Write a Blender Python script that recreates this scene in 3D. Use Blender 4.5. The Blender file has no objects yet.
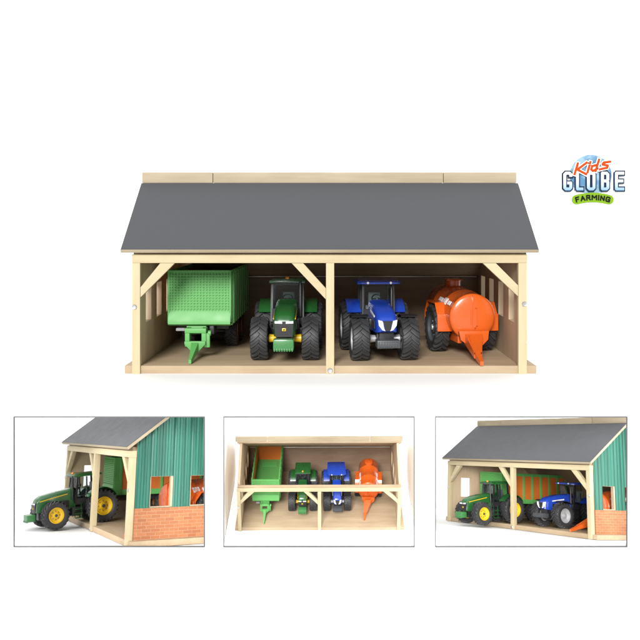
import bpy, bmesh, math, random
from mathutils import Vector, Matrix, Euler
random.seed(7)
PI = math.pi
R = math.radians
scene = bpy.context.scene
C = scene.collection

# ------------------------------------------------------------------ camera, world, lights, exposure
cam_d = bpy.data.cameras.new("camera"); cam = bpy.data.objects.new("camera", cam_d); C.objects.link(cam)
cam.location = (0, -8.5, 1.46); cam.rotation_euler = (PI/2, 0, 0)
cam_d.sensor_width = 36; cam_d.lens = 36*850/640
cam_d.shift_x = -(330-320)/640; cam_d.shift_y = -(320-228)/640
cam_d.clip_end = 200
scene.camera = cam

world = bpy.data.worlds.new("World"); scene.world = world; world.use_nodes = True
bg = world.node_tree.nodes["Background"]
bg.inputs[0].default_value = (1.0, 1.0, 1.0, 1); bg.inputs[1].default_value = 0.60

sd = bpy.data.lights.new("key_light", 'SUN'); sun = bpy.data.objects.new("key_light", sd); C.objects.link(sun)
sd.energy = 4.6; sd.angle = R(17); sd.color = (1.0, 0.985, 0.96)
sun.rotation_euler = (R(90-22.5), 0, R(-9))      # from the front, 30 degrees up, a little from the left

def area(name, loc, target, sx, sz, power):
    d = bpy.data.lights.new(name, 'AREA'); d.shape = 'RECTANGLE'; d.size = sx; d.size_y = sz; d.energy = power
    o = bpy.data.objects.new(name, d); C.objects.link(o); o.location = loc
    o.rotation_euler = (Vector(target)-Vector(loc)).to_track_quat('-Z', 'Y').to_euler()
    return o
# fill lights added out of view inside the display cases to brighten them
for x0, x1 in ((-4.65, -.95), (-.91, .74), (.77, 4.25)):
    L_ = .72 if x0 == -.91 else 1.0                                    # added ceiling fill, brightens floors and models
    area("case_ceiling_fill", ((x0+x1)/2, .1, -.024), ((x0+x1)/2, .1, -2), x1-x0, 3.5, PI*(x1-x0)*3.5*L_)
for x, sg in ((-.9185, 1), (.7475, -1)):          # glowing panels added so the middle case's side walls look white
    area("case_fill_panel", (x, -.1, -.9), (x+sg, -.1, -.9), 3.2, 1.72, PI*3.2*1.72*1.0)
for xc, w in ((-2.85, 3.7), (2.5, 3.4)):  # added fill that washes the case back wall white
    area("case_back_fill", (xc, 2.25, -.07), (xc, 3.2, -1.1), w, .3, 48)
area("case_side_fill", (-2.95, -1.66, -.55), (-1.8, .2, -.8), .5, 1.0, 13)  # added fill strips, hidden behind the front board beside the openings
area("case_side_fill", (-.966, -1.68, -.55), (-1.9, .2, -.8), .055, 1.0, 4)
area("case_side_fill", (-.885, -1.68, -.55), (.75, -.6, -.8), .055, 1.0, 3)
area("case_side_fill", (.708, -1.68, -.55), (-.92, -.6, -.8), .055, 1.0, 3)
area("case_side_fill", (.800, -1.68, -.55), (1.7, .2, -.8), .055, 1.0, 4)
area("case_side_fill", (2.75, -1.66, -.55), (1.7, .2, -.8), .5, 1.0, 12)

vs = scene.view_settings
vs.view_transform = 'Standard'; vs.look = 'None'; vs.exposure = 0; vs.gamma = 1
scene.render.engine = 'CYCLES'
scene.cycles.max_bounces = 8; scene.cycles.diffuse_bounces = 4

# ------------------------------------------------------------------ materials
def mat(name, col, rough=.5, spec=.5, metal=0, coat=0, var=0.0, vscale=20, bump=0.0, bscale=60):
    m = bpy.data.materials.new(name); m.use_nodes = True
    nt = m.node_tree; b = nt.nodes["Principled BSDF"]
    b.inputs["Base Color"].default_value = (*col, 1); b.inputs["Roughness"].default_value = rough
    b.inputs["Specular IOR Level"].default_value = spec; b.inputs["Metallic"].default_value = metal
    b.inputs["Coat Weight"].default_value = coat; b.inputs["Coat Roughness"].default_value = .15
    if var or bump:
        tc = nt.nodes.new("ShaderNodeTexCoord"); n = nt.nodes.new("ShaderNodeTexNoise")
        n.inputs["Scale"].default_value = vscale; n.inputs["Detail"].default_value = 5
        nt.links.new(tc.outputs["Object"], n.inputs["Vector"])
        if var:
            mp = nt.nodes.new("ShaderNodeMapRange")
            mp.inputs[3].default_value = 1-var; mp.inputs[4].default_value = 1+var
            nt.links.new(n.outputs[0], mp.inputs[0])
            mx = nt.nodes.new("ShaderNodeVectorMath"); mx.operation = 'SCALE'; mx.inputs[0].default_value = col
            nt.links.new(mp.outputs[0], mx.inputs["Scale"]); nt.links.new(mx.outputs[0], b.inputs["Base Color"])
            mr = nt.nodes.new("ShaderNodeMapRange")
            mr.inputs[3].default_value = max(0.05, rough-.12); mr.inputs[4].default_value = min(1, rough+.12)
            nt.links.new(n.outputs[0], mr.inputs[0]); nt.links.new(mr.outputs[0], b.inputs["Roughness"])
        if bump:
            n2 = nt.nodes.new("ShaderNodeTexNoise"); n2.inputs["Scale"].default_value = bscale
            nt.links.new(tc.outputs["Object"], n2.inputs["Vector"])
            bp = nt.nodes.new("ShaderNodeBump"); bp.inputs["Strength"].default_value = bump; bp.inputs["Distance"].default_value = .004
            nt.links.new(n2.outputs[0], bp.inputs["Height"]); nt.links.new(bp.outputs[0], b.inputs["Normal"])
    return m

def wood(name, c1, c2, axis, fine=34, knots=True, ribs=0.0):
    m = bpy.data.materials.new(name); m.use_nodes = True
    nt = m.node_tree; L = nt.links; b = nt.nodes["Principled BSDF"]
    b.inputs["Roughness"].default_value = .62; b.inputs["Specular IOR Level"].default_value = .25
    tc = nt.nodes.new("ShaderNodeTexCoord"); oi = nt.nodes.new("ShaderNodeObjectInfo")
    ad = nt.nodes.new("ShaderNodeVectorMath"); ad.operation = 'MULTIPLY_ADD'
    L.new(oi.outputs["Random"], ad.inputs[0]); ad.inputs[1].default_value = (7, 5, 3); L.new(tc.outputs["Object"], ad.inputs[2])
    mp = nt.nodes.new("ShaderNodeMapping"); s = [1, 1, 1]; s[axis] = .05
    mp.inputs["Scale"].default_value = s; L.new(ad.outputs[0], mp.inputs["Vector"])
    n = nt.nodes.new("ShaderNodeTexNoise"); n.inputs["Scale"].default_value = fine; n.inputs["Detail"].default_value = 6
    n.inputs["Roughness"].default_value = .6; n.inputs["Distortion"].default_value = .4
    L.new(mp.outputs[0], n.inputs["Vector"])
    n2 = nt.nodes.new("ShaderNodeTexNoise"); n2.inputs["Scale"].default_value = 5.5; n2.inputs["Detail"].default_value = 3
    mp2 = nt.nodes.new("ShaderNodeMapping"); s2 = [1, 1, 1]; s2[axis] = .3
    mp2.inputs["Scale"].default_value = s2; L.new(ad.outputs[0], mp2.inputs["Vector"]); L.new(mp2.outputs[0], n2.inputs["Vector"])
    mx = nt.nodes.new("ShaderNodeMath"); mx.operation = 'MULTIPLY_ADD'; mx.inputs[1].default_value = .6
    L.new(n2.outputs[0], mx.inputs[0])
    m3 = nt.nodes.new("ShaderNodeMath"); m3.operation = 'MULTIPLY'; m3.inputs[1].default_value = .45
    L.new(n.outputs[0], m3.inputs[0]); L.new(m3.outputs[0], mx.inputs[2])
    cr = nt.nodes.new("ShaderNodeValToRGB")
    cr.color_ramp.elements[0].position = .33; cr.color_ramp.elements[0].color = (*c2, 1)
    cr.color_ramp.elements[1].position = .68; cr.color_ramp.elements[1].color = (*c1, 1)
    L.new(mx.outputs[0], cr.inputs[0])
    L.new(cr.outputs[0], b.inputs["Base Color"])
    bp = nt.nodes.new("ShaderNodeBump"); bp.inputs["Strength"].default_value = .22; bp.inputs["Distance"].default_value = .003
    L.new(n.outputs[0], bp.inputs["Height"]); L.new(bp.outputs[0], b.inputs["Normal"])
    return m

M = {}
PL1, PL2 = (.515, .440, .285), (.43, .352, .210)
M['pine_z'] = wood('pine_z', PL1, PL2, 2); M['pine_x'] = wood('pine_x', PL1, PL2, 0)
BL1, BL2 = (.43, .33, .22), (.325, .24, .15)
M['ply_x'] = wood('ply_x', BL1, BL2, 0); M['ply_y'] = wood('ply_y', BL1, BL2, 1); M['ply_z'] = wood('ply_z', (.52, .40, .275), (.41, .305, .195), 2)
M['ply_shaded'] = wood('ply_shaded', (.25, .175, .12), (.185, .125, .082), 0)  # same ply, colour darkened to carry the shade at the back of the shed
M['ridge_wood'] = wood('ridge_wood', (.40, .335, .235), (.31, .25, .165), 0)
M['roofing'] = mat('roofing', (.066, .069, .076), rough=.62, spec=.35, var=.05, vscale=7, bump=.25, bscale=180)
M['hinge'] = mat('hinge', (.62, .60, .57), rough=.3, metal=.9)
M['screw'] = mat('screw', (.55, .55, .56), rough=.32, metal=.9, var=.1, vscale=60)
M['tyre'] = mat('tyre', (.030, .031, .033), rough=.55, spec=.45, var=.12, vscale=30)
M['black'] = mat('black_plastic', (.014, .014, .016), rough=.38, spec=.5, var=.1, vscale=30)
M['seat'] = mat('grey_plastic', (.23, .235, .24), rough=.5, var=.05)
M['darkgrey'] = mat('dark_grey_plastic', (.055, .06, .066), rough=.45, var=.08)
M['jgreen'] = mat('tractor_green', (.012, .088, .018), rough=.3, coat=.4, var=.04, vscale=9)
M['jgreen2'] = mat('mid_green', (.035, .17, .045), rough=.35, coat=.3, var=.04, vscale=9)
M['yellow'] = mat('rim_yellow', (.72, .46, .012), rough=.35, coat=.2, var=.04)
M['blue'] = mat('tractor_blue', (.012, .05, .37), rough=.25, coat=.5, var=.04, vscale=9)
M['silver'] = mat('silver', (.45, .46, .48), rough=.38, metal=.35, var=.05)
M['white'] = mat('white_paint', (.74, .75, .77), rough=.35, var=.03)
M['tgreen'] = mat('trailer_green', (.095, .335, .085), rough=.5, coat=.0, var=.04, vscale=8)
M['tpanel'] = mat('orange_panel', (.50, .125, .018), rough=.5, var=.06, vscale=8)
M['orange'] = mat('tank_orange', (.60, .098, .010), rough=.28, coat=.45, var=.04, vscale=7)
M['lamp'] = mat('lamp_white', (.75, .77, .8), rough=.15)
M['amber'] = mat('amber', (.75, .28, .01), rough=.2)
M['frame'] = mat('frame_grey', (.11, .113, .118), rough=.5, var=.05)
M['studio'] = mat('white_board', (.90, .90, .90), rough=.9, spec=.05, var=.004, vscale=3)
def glassmat():
    m = bpy.data.materials.new('cab_glass'); m.use_nodes = True; nt = m.node_tree
    for n in list(nt.nodes): nt.nodes.remove(n)
    o = nt.nodes.new("ShaderNodeOutputMaterial"); mx = nt.nodes.new("ShaderNodeMixShader")
    t = nt.nodes.new("ShaderNodeBsdfTransparent"); t.inputs[0].default_value = (.82, .87, .86, 1)
    g = nt.nodes.new("ShaderNodeBsdfGlossy"); g.inputs["Roughness"].default_value = .03
    f = nt.nodes.new("ShaderNodeFresnel"); f.inputs[0].default_value = 1.3
    ad = nt.nodes.new("ShaderNodeMath"); ad.inputs[1].default_value = .0; nt.links.new(f.outputs[0], ad.inputs[0])
    nt.links.new(ad.outputs[0], mx.inputs[0]); nt.links.new(t.outputs[0], mx.inputs[1]); nt.links.new(g.outputs[0], mx.inputs[2])
    nt.links.new(mx.outputs[0], o.inputs[0]); return m
M['glass'] = glassmat()

def brickmat():
    m = bpy.data.materials.new('brick_print'); m.use_nodes = True; nt = m.node_tree; L = nt.links; b = nt.nodes["Principled BSDF"]
    tc = nt.nodes.new("ShaderNodeTexCoord"); sp = nt.nodes.new("ShaderNodeSeparateXYZ"); cb = nt.nodes.new("ShaderNodeCombineXYZ")
    L.new(tc.outputs["Object"], sp.inputs[0]); L.new(sp.outputs[1], cb.inputs[0]); L.new(sp.outputs[2], cb.inputs[1])
    t = nt.nodes.new("ShaderNodeTexBrick"); L.new(cb.outputs[0], t.inputs["Vector"])
    t.inputs["Scale"].default_value = 1; t.inputs["Brick Width"].default_value = .125; t.inputs["Row Height"].default_value = .043
    t.inputs["Mortar Size"].default_value = .0026; t.inputs["Mortar Smooth"].default_value = .25
    t.inputs["Color1"].default_value = (.38, .145, .055, 1); t.inputs["Color2"].default_value = (.30, .105, .040, 1)
    t.inputs["Mortar"].default_value = (.42, .26, .16, 1)
    n = nt.nodes.new("ShaderNodeTexNoise"); n.inputs["Scale"].default_value = 40; L.new(tc.outputs["Object"], n.inputs["Vector"])
    mp = nt.nodes.new("ShaderNodeMapRange"); mp.inputs[3].default_value = .82; mp.inputs[4].default_value = 1.15; L.new(n.outputs[0], mp.inputs[0])
    s = nt.nodes.new("ShaderNodeVectorMath"); s.operation = 'SCALE'; L.new(t.outputs[0], s.inputs[0]); L.new(mp.outputs[0], s.inputs["Scale"])
    L.new(s.outputs[0], b.inputs["Base Color"]); b.inputs["Roughness"].default_value = .7
    bp = nt.nodes.new("ShaderNodeBump"); bp.inputs["Strength"].default_value = .5; bp.inputs["Distance"].default_value = .006; bp.invert = True
    L.new(t.outputs["Fac"], bp.inputs["Height"]); L.new(bp.outputs[0], b.inputs["Normal"]); return m
M['brick'] = brickmat()
def cladmat():
    m = bpy.data.materials.new('green_cladding'); m.use_nodes = True; nt = m.node_tree; L = nt.links; b = nt.nodes["Principled BSDF"]
    tc = nt.nodes.new("ShaderNodeTexCoord"); sp = nt.nodes.new("ShaderNodeSeparateXYZ"); L.new(tc.outputs["Object"], sp.inputs[0])
    mp = nt.nodes.new("ShaderNodeMapping"); mp.inputs["Scale"].default_value = (1, 1, .02); L.new(tc.outputs["Object"], mp.inputs[0])
    n = nt.nodes.new("ShaderNodeTexNoise"); n.inputs["Scale"].default_value = 26; n.inputs["Detail"].default_value = 1; L.new(mp.outputs[0], n.inputs[0])
    cr = nt.nodes.new("ShaderNodeValToRGB"); cr.color_ramp.elements[0].position = .4; cr.color_ramp.elements[0].color = (.010, .088, .060, 1)
    cr.color_ramp.elements[1].position = .6; cr.color_ramp.elements[1].color = (.018, .135, .094, 1)
    L.new(n.outputs[0], cr.inputs[0]); L.new(cr.outputs[0], b.inputs["Base Color"]); b.inputs["Roughness"].default_value = .5; return m
M['clad'] = cladmat()

# ------------------------------------------------------------------ mesh helpers
class MB:
    def __init__(s): s.bm = bmesh.new()
    def box(s, x0, x1, y0, y1, z0, z1, bev=0, mtx=None):
        t = bmesh.new(); bmesh.ops.create_cube(t, size=1)
        for v in t.verts:
            v.co = Vector(((x0+x1)/2+v.co.x*(x1-x0), (y0+y1)/2+v.co.y*(y1-y0), (z0+z1)/2+v.co.z*(z1-z0)))
        if bev: bmesh.ops.bevel(t, geom=t.edges[:]+t.verts[:], offset=bev, segments=2, affect='EDGES', profile=.6)
        s._add(t, mtx); return s
    def _add(s, t, mtx=None):
        if mtx is not None: t.transform(mtx)
        me = bpy.data.meshes.new("tmp"); t.to_mesh(me); t.free(); s.bm.from_mesh(me); bpy.data.meshes.remove(me)
    def prism(s, poly, axis, a, b, bev=0, mtx=None):
        """poly: 2D points in the two other axes, extruded along axis from a to b"""
        t = bmesh.new()
        def P(u, v, w):
            return (w, u, v) if axis == 0 else ((u, w, v) if axis == 1 else (u, v, w))
        va = [t.verts.new(P(u, v, a)) for u, v in poly]; vb = [t.verts.new(P(u, v, b)) for u, v in poly]
        n = len(poly)
        t.faces.new(va); t.faces.new(vb[::-1])
        for i in range(n): t.faces.new((va[i], vb[i], vb[(i+1) % n], va[(i+1) % n]))
        bmesh.ops.recalc_face_normals(t, faces=t.faces)
        if bev: bmesh.ops.bevel(t, geom=t.edges[:]+t.verts[:], offset=bev, segments=2, affect='EDGES', profile=.6)
        s._add(t, mtx); return s
    def lathe(s, prof, axis, cen, seg=40, mtx=None, loop=False):
        """prof: (along-axis, radius) list"""
        t = bmesh.new(); rings = []
        for a, r in prof:
            ring = []
            for i in range(seg):
                th = 2*PI*i/seg; u, v = r*math.cos(th), r*math.sin(th)
                p = (a, u, v) if axis == 0 else ((u, a, v) if axis == 1 else (u, v, a))
                ring.append(t.verts.new((cen[0]+p[0], cen[1]+p[1], cen[2]+p[2])))
            rings.append(ring)
        for k in range(len(rings)-1):
            for i in range(seg):
                j = (i+1) % seg
                t.faces.new((rings[k][i], rings[k][j], rings[k+1][j], rings[k+1][i]))
        if loop:
            for i in range(seg):
                j = (i+1) % seg; t.faces.new((rings[-1][i], rings[-1][j], rings[0][j], rings[0][i]))
        else:
            t.faces.new(rings[0][::-1]); t.faces.new(rings[-1])
        bmesh.ops.remove_doubles(t, verts=t.verts, dist=1e-6)
        bmesh.ops.recalc_face_normals(t, faces=t.faces)
        s._add(t, mtx); return s
    def tube(s, pts, r, seg=10, caps=True):
        t = bmesh.new(); rings = []; pts = [Vector(p) for p in pts]
        rr = r if isinstance(r, (list, tuple)) else [r]*len(pts)
        for k, p in enumerate(pts):
            d = (pts[min(k+1, len(pts)-1)]-pts[max(k-1, 0)]).normalized()
            up = Vector((0, 0, 1)) if abs(d.z) < .9 else Vector((1, 0, 0))
            a = d.cross(up).normalized(); b = d.cross(a)
            rings.append([t.verts.new(p+rr[k]*(a*math.cos(2*PI*i/seg)+b*math.sin(2*PI*i/seg))) for i in range(seg)])
        for k in range(len(rings)-1):
            for i in range(seg):
                j = (i+1) % seg; t.faces.new((rings[k][i], rings[k][j], rings[k+1][j], rings[k+1][i]))
        t.faces.new(rings[0][::-1]); t.faces.new(rings[-1]); bmesh.ops.recalc_face_normals(t, faces=t.faces)
        s._add(t); return s
    def loft(s, secs, mtx=None):
        t = bmesh.new(); rings = [[t.verts.new(p) for p in sec] for sec in secs]; n = len(secs[0])
        for k in range(len(rings)-1):
            for i in range(n):
                j = (i+1) % n; t.faces.new((rings[k][i], rings[k][j], rings[k+1][j], rings[k+1][i]))
        t.faces.new(rings[0][::-1]); t.faces.new(rings[-1]); bmesh.ops.recalc_face_normals(t, faces=t.faces)
        s._add(t, mtx); return s
    def build(s, name, m, parent=None, smooth=True, ang=38):
        bm = s.bm
        if smooth:
            for f in bm.faces: f.smooth = True
            for e in bm.edges:
                e.smooth = len(e.link_faces) == 2 and e.calc_face_angle(9) < R(ang)
        me = bpy.data.meshes.new(name); bm.to_mesh(me); bm.free(); me.materials.append(m)
        o = bpy.data.objects.new(name, me); C.objects.link(o)
        if parent: o.parent = parent
        return o

def tag(o, label=None, cat=None, group=None, kind=None):
    if label: o['label'] = label
    if cat: o['category'] = cat
    if group: o['group'] = group
    if kind: o['kind'] = kind
    return o
def thing(name, loc=(0, 0, 0), rz=0):
    o = bpy.data.objects.new(name, None); o.empty_display_size = .1; C.objects.link(o); o.location = loc; o.rotation_euler = (0, 0, rz); return o
def sheet_cells(ys, zrows, skip, xf, thick, topf=None):
    """vertical sheet in the y-z plane with openings; zrows may hold callables of y; xf(y) gives x"""
    bm = bmesh.new(); V = {}
    def vert(i, j):
        if (i, j) not in V:
            y = ys[i]; z = zrows[j]; z = z(y) if callable(z) else z
            V[(i, j)] = bm.verts.new((xf(i), y, z))
        return V[(i, j)]
    for i in range(len(ys)-1):
        for j in range(len(zrows)-1):
            if skip((ys[i]+ys[i+1])/2, j): continue
            bm.faces.new((vert(i, j), vert(i+1, j), vert(i+1, j+1), vert(i, j+1)))
    r = bmesh.ops.extrude_face_region(bm, geom=bm.faces[:])
    bmesh.ops.translate(bm, verts=[g for g in r['geom'] if isinstance(g, bmesh.types.BMVert)], vec=(thick, 0, 0))
    bmesh.ops.recalc_face_normals(bm, faces=bm.faces)
    mb = MB(); mb.bm.free(); mb.bm = bm; return mb

# ------------------------------------------------------------------ setting: studio floor, backdrop and display cases
XL, XR = -40, 40
floor = MB().box(XL, XR, -1.749, 9, -.020, 0).build('floor', M['studio'], smooth=False); tag(floor, kind='structure')
mb = MB(); prof = [(9, -.02)]; n = 14
for i in range(n+1):
    a = PI/2*i/n; prof.append((6.5+2.5*math.sin(a), 2.5-2.5*math.cos(a)+.003))
prof += [(9, 30), (9.3, 30), (9.3, -.02)]
prof = prof[1:]
mb.prism(prof, 0, XL, XR)
bd = mb.build('backdrop', M['studio']); tag(bd, kind='structure')

DM = 6.75                                     # camera distance of the front board
def wx(px, d=DM): return (px-330)/850*d
def wz(py, d=DM): return 1.46-(py-228)/850*d
boxes = [(13.9, 203.8), (223.9, 414.0), (436.0, 627.0)]
zt, zb = wz(417.5), wz(546.7)
xs = [XL]; hol = []
for a, b in boxes:
    xs += [wx(a), wx(b)]; hol.append(((wx(a)+wx(b))/2))
xs.append(XR); zs = [-6, zb, zt, -.003]
bm = bmesh.new(); V = {}
for i in range(len(xs)):
    for j in range(4): V[(i, j)] = bm.verts.new((xs[i], -1.75, zs[j]))
for i in range(len(xs)-1):
    for j in range(3):
        if j == 1 and i in (1, 3, 5): continue
        bm.faces.new((V[(i, j)], V[(i+1, j)], V[(i+1, j+1)], V[(i, j+1)]))
r = bmesh.ops.extrude_face_region(bm, geom=bm.faces[:])
bmesh.ops.translate(bm, verts=[g for g in r['geom'] if isinstance(g, bmesh.types.BMVert)], vec=(0, .009, 0))
bmesh.ops.recalc_face_normals(bm, faces=bm.faces)
mb = MB(); mb.bm.free(); mb.bm = bm
tag(mb.build('display_wall', M['studio'], smooth=False), kind='structure')
X12, X23, XA, XB, YB = -.926, .755, -4.7, 4.3, 3.2
for x in (X12, X23, XA, XB):
    tag(MB().box(x-.006, x+.006, -1.7405, YB, -2.6, -.0205).build('partition_wall', M['studio'], smooth=False), kind='structure')
tag(MB().box(XA-.006, XB+.006, YB+.001, YB+.05, -2.6, -.0205).build('case_back_wall', M['studio'], smooth=False), kind='structure')
for (a, b), lab in zip(boxes, ('thin dark grey frame round the view of the tractor driving out',
                               'thin dark grey frame round the shed seen from above without roof',
                               'thin dark grey frame round the shed seen from its corner, rightmost')):
    def ring(x0, x1, z0, z1, w, ya, yb):
        t = MB(); t.box(x0-w, x1+w, ya, yb, z1, z1+w); t.box(x0-w, x1+w, ya, yb, z0-w, z0); t.box(x0-w, x0, ya, yb, z0, z1); t.box(x1, x1+w, ya, yb, z0, z1); return t
    fr_ = thing('picture_frame', ((wx(a)+wx(b))/2, -1.7505, zb)); tag(fr_, lab, 'frame', 'frames of the three lower pictures')
    inv = Matrix.Translation(-fr_.location)
    t = ring(wx(a, 6.73), wx(b, 6.73), wz(546.7, 6.73), wz(417.5, 6.73), .0052, -1.768, -1.7505); t.bm.transform(inv)
    t.build('moulding', M['frame'], fr_, smooth=False)

# ------------------------------------------------------------------ the shed
SL = (1.955-1.242)/.94                        # roof slope
def roof_top(y): return 1.242+(y+.08)*SL if y <= .86 else 1.955-(y-.86)*(1.955-.86)/(2.47-.86)
TH = .036
def wall_top(y): return roof_top(y)-TH/math.cos(math.atan(SL))-.004
WIN = [(.43, .135), (.98, .135), (1.53, .135), (2.08, .135)]
def in_win(y): return any(abs(y-c) < h for c, h in WIN)

def build_shed():
    root = thing('toy_shed')
    MB().box(-2.06, 2.07, .028, 2.50, 0, .078, bev=.004).build('base_board', M['ply_x'], root)
    # posts
    for x0, x1, zs_, px in ((-1.98, -1.90, .67, -1.957), (-.04, .042, .035, .0), (1.885, 1.97, .70, 1.945)):
        p = MB().box(x0, x1, 0, .085, .0, 1.1095, bev=.004).build('post', M['pine_z'], root)
        s = MB().lathe([(-.010, .006), (-.012, .0215), (-.007, .026), (.004, .026)], 1, (px, 0, zs_), 20)
        s.box(px-.016, px+.016, -.0125, -.0095, zs_-.003, zs_+.003).build('screw', M['screw'], p)
    MB().box(-1.982, 1.972, -.002, .087, 1.11, 1.196, bev=.004).build('front_beam', M['pine_x'], root)
    MB().box(-1.96, 1.95, .03, .085, 1.197, 1.245, bev=.003).build('eave_rail', M['ply_x'], root)
    # braces: polygons in x-z
    def br(poly): MB().prism(poly, 1, .008, .072, bev=.003).build('brace', M['pine_x'], root)
    br([(-1.70, 1.1085), (-1.555, 1.1085), (-1.8985, .765), (-1.8985, .865)])
    br([(-.385, 1.1085), (-.27, 1.1085), (-.0415, .855), (-.0415, .745)])
    br([(1.53, 1.1085), (1.66, 1.1085), (1.8835, .885), (1.8835, .775)])
    # side walls with their printed cladding
    ys = sorted(set([.088, .86, 2.462]+[c+s*h for c, h in WIN for s in (-1, 1)]))
    for sx in (-1, 1):
        xin = 1.905
        sheet_cells(ys, [.079, .486, .862, wall_top], lambda y, j: j == 1 and in_win(y), lambda i: sx*xin, sx*.060).build('side_wall', M['ply_z'], root, smooth=False)
        pitch = .078; pts = []
        y = .0
        rib = []
        while y < 2.46:
            rib += [(y, 0), (y+.030, 0), (y+.038, 1), (y+.068, 1)]; y += pitch
        allp = dict(rib)
        for c, h in WIN:
            for e in (c-h-.015, c+h+.03): allp.setdefault(round(e, 4), 0)
        allp.setdefault(.86, 0)
        kk = sorted(k for k in allp if k < 2.45)
        y0s = [k for k in kk if k >= .088]; y0s = [.088]+y0s if y0s[0] > .088 else y0s
        def prof(i, y0s=y0s, allp=allp): return sx*(1.968+.012*allp.get(y0s[i], 0))
        cl = sheet_cells(y0s, [.472, .476, .867, lambda y: wall_top(y)-.002], lambda y, j: j == 1 and any(c-h-.015 < y < c+h+.03 for c, h in WIN), prof, sx*.010)
        cl.build('cladding', M['clad'], root, smooth=False)
        MB().box(*(sorted((sx*1.9675, sx*1.988))), .088, 2.45, .080, .4715).build('brick_panel', M['brick'], root, smooth=False)
    # back wall and rear roof
    MB().box(-1.904, 1.904, 2.425, 2.46, .079, .845).build('back_wall', M['ply_shaded'], root)
    a = math.atan2(1.955-.86, 2.47-.86)
    rr = MB().prism([(.875, roof_top(.875)), (2.475, roof_top(2.475)), (2.475-.02, roof_top(2.475)-.032), (.875, roof_top(.875)-TH*1.2)], 0, -2.03, 2.03).build('rear_roof', M['ply_x'], root)
    MB().tube([(-1.88, 2.405, .838), (1.88, 2.405, .838)], .011).build('hinge_rod', M['hinge'], root)
    # ridge boards in three lengths
    for x0, x1 in ((-2.07, -1.292), (-1.285, 1.244), (1.251, 2.052)):
        MB().box(x0, x1, .855, .915, 1.957, 2.072, bev=.004).build('ridge_board', M['ridge_wood'], root)
    # front roof: wooden board with grey covering
    n = Vector((0, -math.sin(math.atan(SL)), math.cos(math.atan(SL))))
    def off(y, d): return (y+n.y*d, roof_top(y)+n.z*d)
    e0, e1 = -.08, .853
    rp = MB().prism([off(e0, 0), off(e1, 0), off(e1, -TH), off(e0, -TH)], 0, -2.078, 2.072, bev=.002).build('roof_board', M['ridge_wood'], root)
    MB().prism([off(e0+.004, .0015), off(e1-.001, .0015), off(e1-.001, .006), off(e0+.004, .006)], 0, -2.073, 2.067).build('grey_covering', M['roofing'], rp)
    return root

# ------------------------------------------------------------------ vehicles (front towards -y, origin on the floor)
def wheel(root, cx, cy, r, w, side, rimmat, rr=.56, hub=None, lugs=20):
    """side: -1 left, +1 right: which face is the outside"""
    h = w/2; i = r*rr; t = MB()
    t.lathe([(-h*.80, i*.98), (-h*.95, i*1.12), (-h*1.02, (i+r)*.5), (-h*.96, r*.87), (-h*.84, r*.895), (-h*.4, r*.912), (0, r*.916), (h*.4, r*.912), (h*.84, r*.895), (h*.96, r*.87), (h*1.02, (i+r)*.5), (h*.95, i*1.12), (h*.80, i*.98)], 0, (cx, cy, r), 56, loop=True)
    for k in range(lugs):
        for s in (-1, 1):
            th0 = 2*PI*(k+(.5 if s > 0 else 0))/lugs
            bw = 2*PI/lugs*.19
            secs = []
            for f, dth, ra in ((-.06, .0, 1.0), (.3, .11, 1.002), (.62, .2, .998), (.9, .26, .975), (1.03, .285, .915)):
                x = cx+s*h*f; th = th0+dth*20/lugs*1.2
                ro = r*ra; ri = r*.87 if f < .95 else r*.85
                wd = bw*(1 if f < .9 else 1.1)
                sec = []
                for q, ww in ((ri, 1.25), (ro, .8), (ro, -.8), (ri, -1.25)):
                    an = th+wd*ww
                    sec.append((x, cy-q*math.sin(an), r+q*math.cos(an)))
                secs.append(sec)
            t.loft(secs)
    ty = t.build('wheel', M['tyre'], root, ang=30)
    o = side
    p = [(-o*h*.75, i*.97), (o*h*.78, i*.99), (o*h*.86, i*1.0), (o*h*.86, i*.93), (o*h*.55, i*.84), (o*h*.38, i*.62), (o*h*.42, i*.40), (o*h*.62, i*.36), (o*h*.66, i*.30), (o*h*.66, .004)]
    rm = MB().lathe(p, 0, (cx, cy, r), 36)
    rim = rm.build('rim', rimmat, ty, ang=30)
    hb = MB().lathe([(o*h*.60, i*.2), (o*h*.78, i*.18), (o*h*.82, i*.12), (o*h*.82, .002)], 0, (cx, cy, r), 20)
    hb.lathe([(o*h*.30, i*.57), (o*h*.365, i*.57), (o*h*.365, .002)], 0, (cx, cy, r), 24)
    hb.lathe([(o*h*.33, i*.1), (o*h*.62, i*.1)], 0, (cx, cy, r), 12)
    for k in range(8):
        an = 2*PI*k/8
        hb.lathe([(o*h*.34, .008), (o*h*.47, .008), (o*h*.47, .001)], 0, (cx, cy+i*.52*math.sin(an), r+i*.52*math.cos(an)), 8)
    hb.build('hub', hub or M['darkgrey'], ty, ang=30)
    return ty

def rounded_sec(hw, zlo, zhi, y, cr, n=5, yb=None):
    """cross-section with rounded top corners"""
    pts = [(-hw, y, zlo)]
    for k in range(n+1):
        a = PI/2*k/n; pts.append((-hw+cr-cr*math.cos(a), y, zhi-cr+cr*math.sin(a)))
    for k in range(n+1):
        a = PI/2*k/n; pts.append((hw-cr+cr*math.sin(a), y, zhi-cr+cr*math.cos(a)))
    pts.append((hw, y, zlo)); return pts

def fender_arc(mb, x0, x1, cy, cz, rad, a0, a1, th=.014, n=16, flat=None):
    lo = []; hi = []
    for k in range(n+1):
        a = R(a0+(a1-a0)*k/n); lo.append((cy-rad*math.cos(a), cz+rad*math.sin(a))); hi.append((cy-(rad+th)*math.cos(a), cz+(rad+th)*math.sin(a)))
    mb.prism(lo+hi[::-1], 0, x0, x1)

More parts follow.
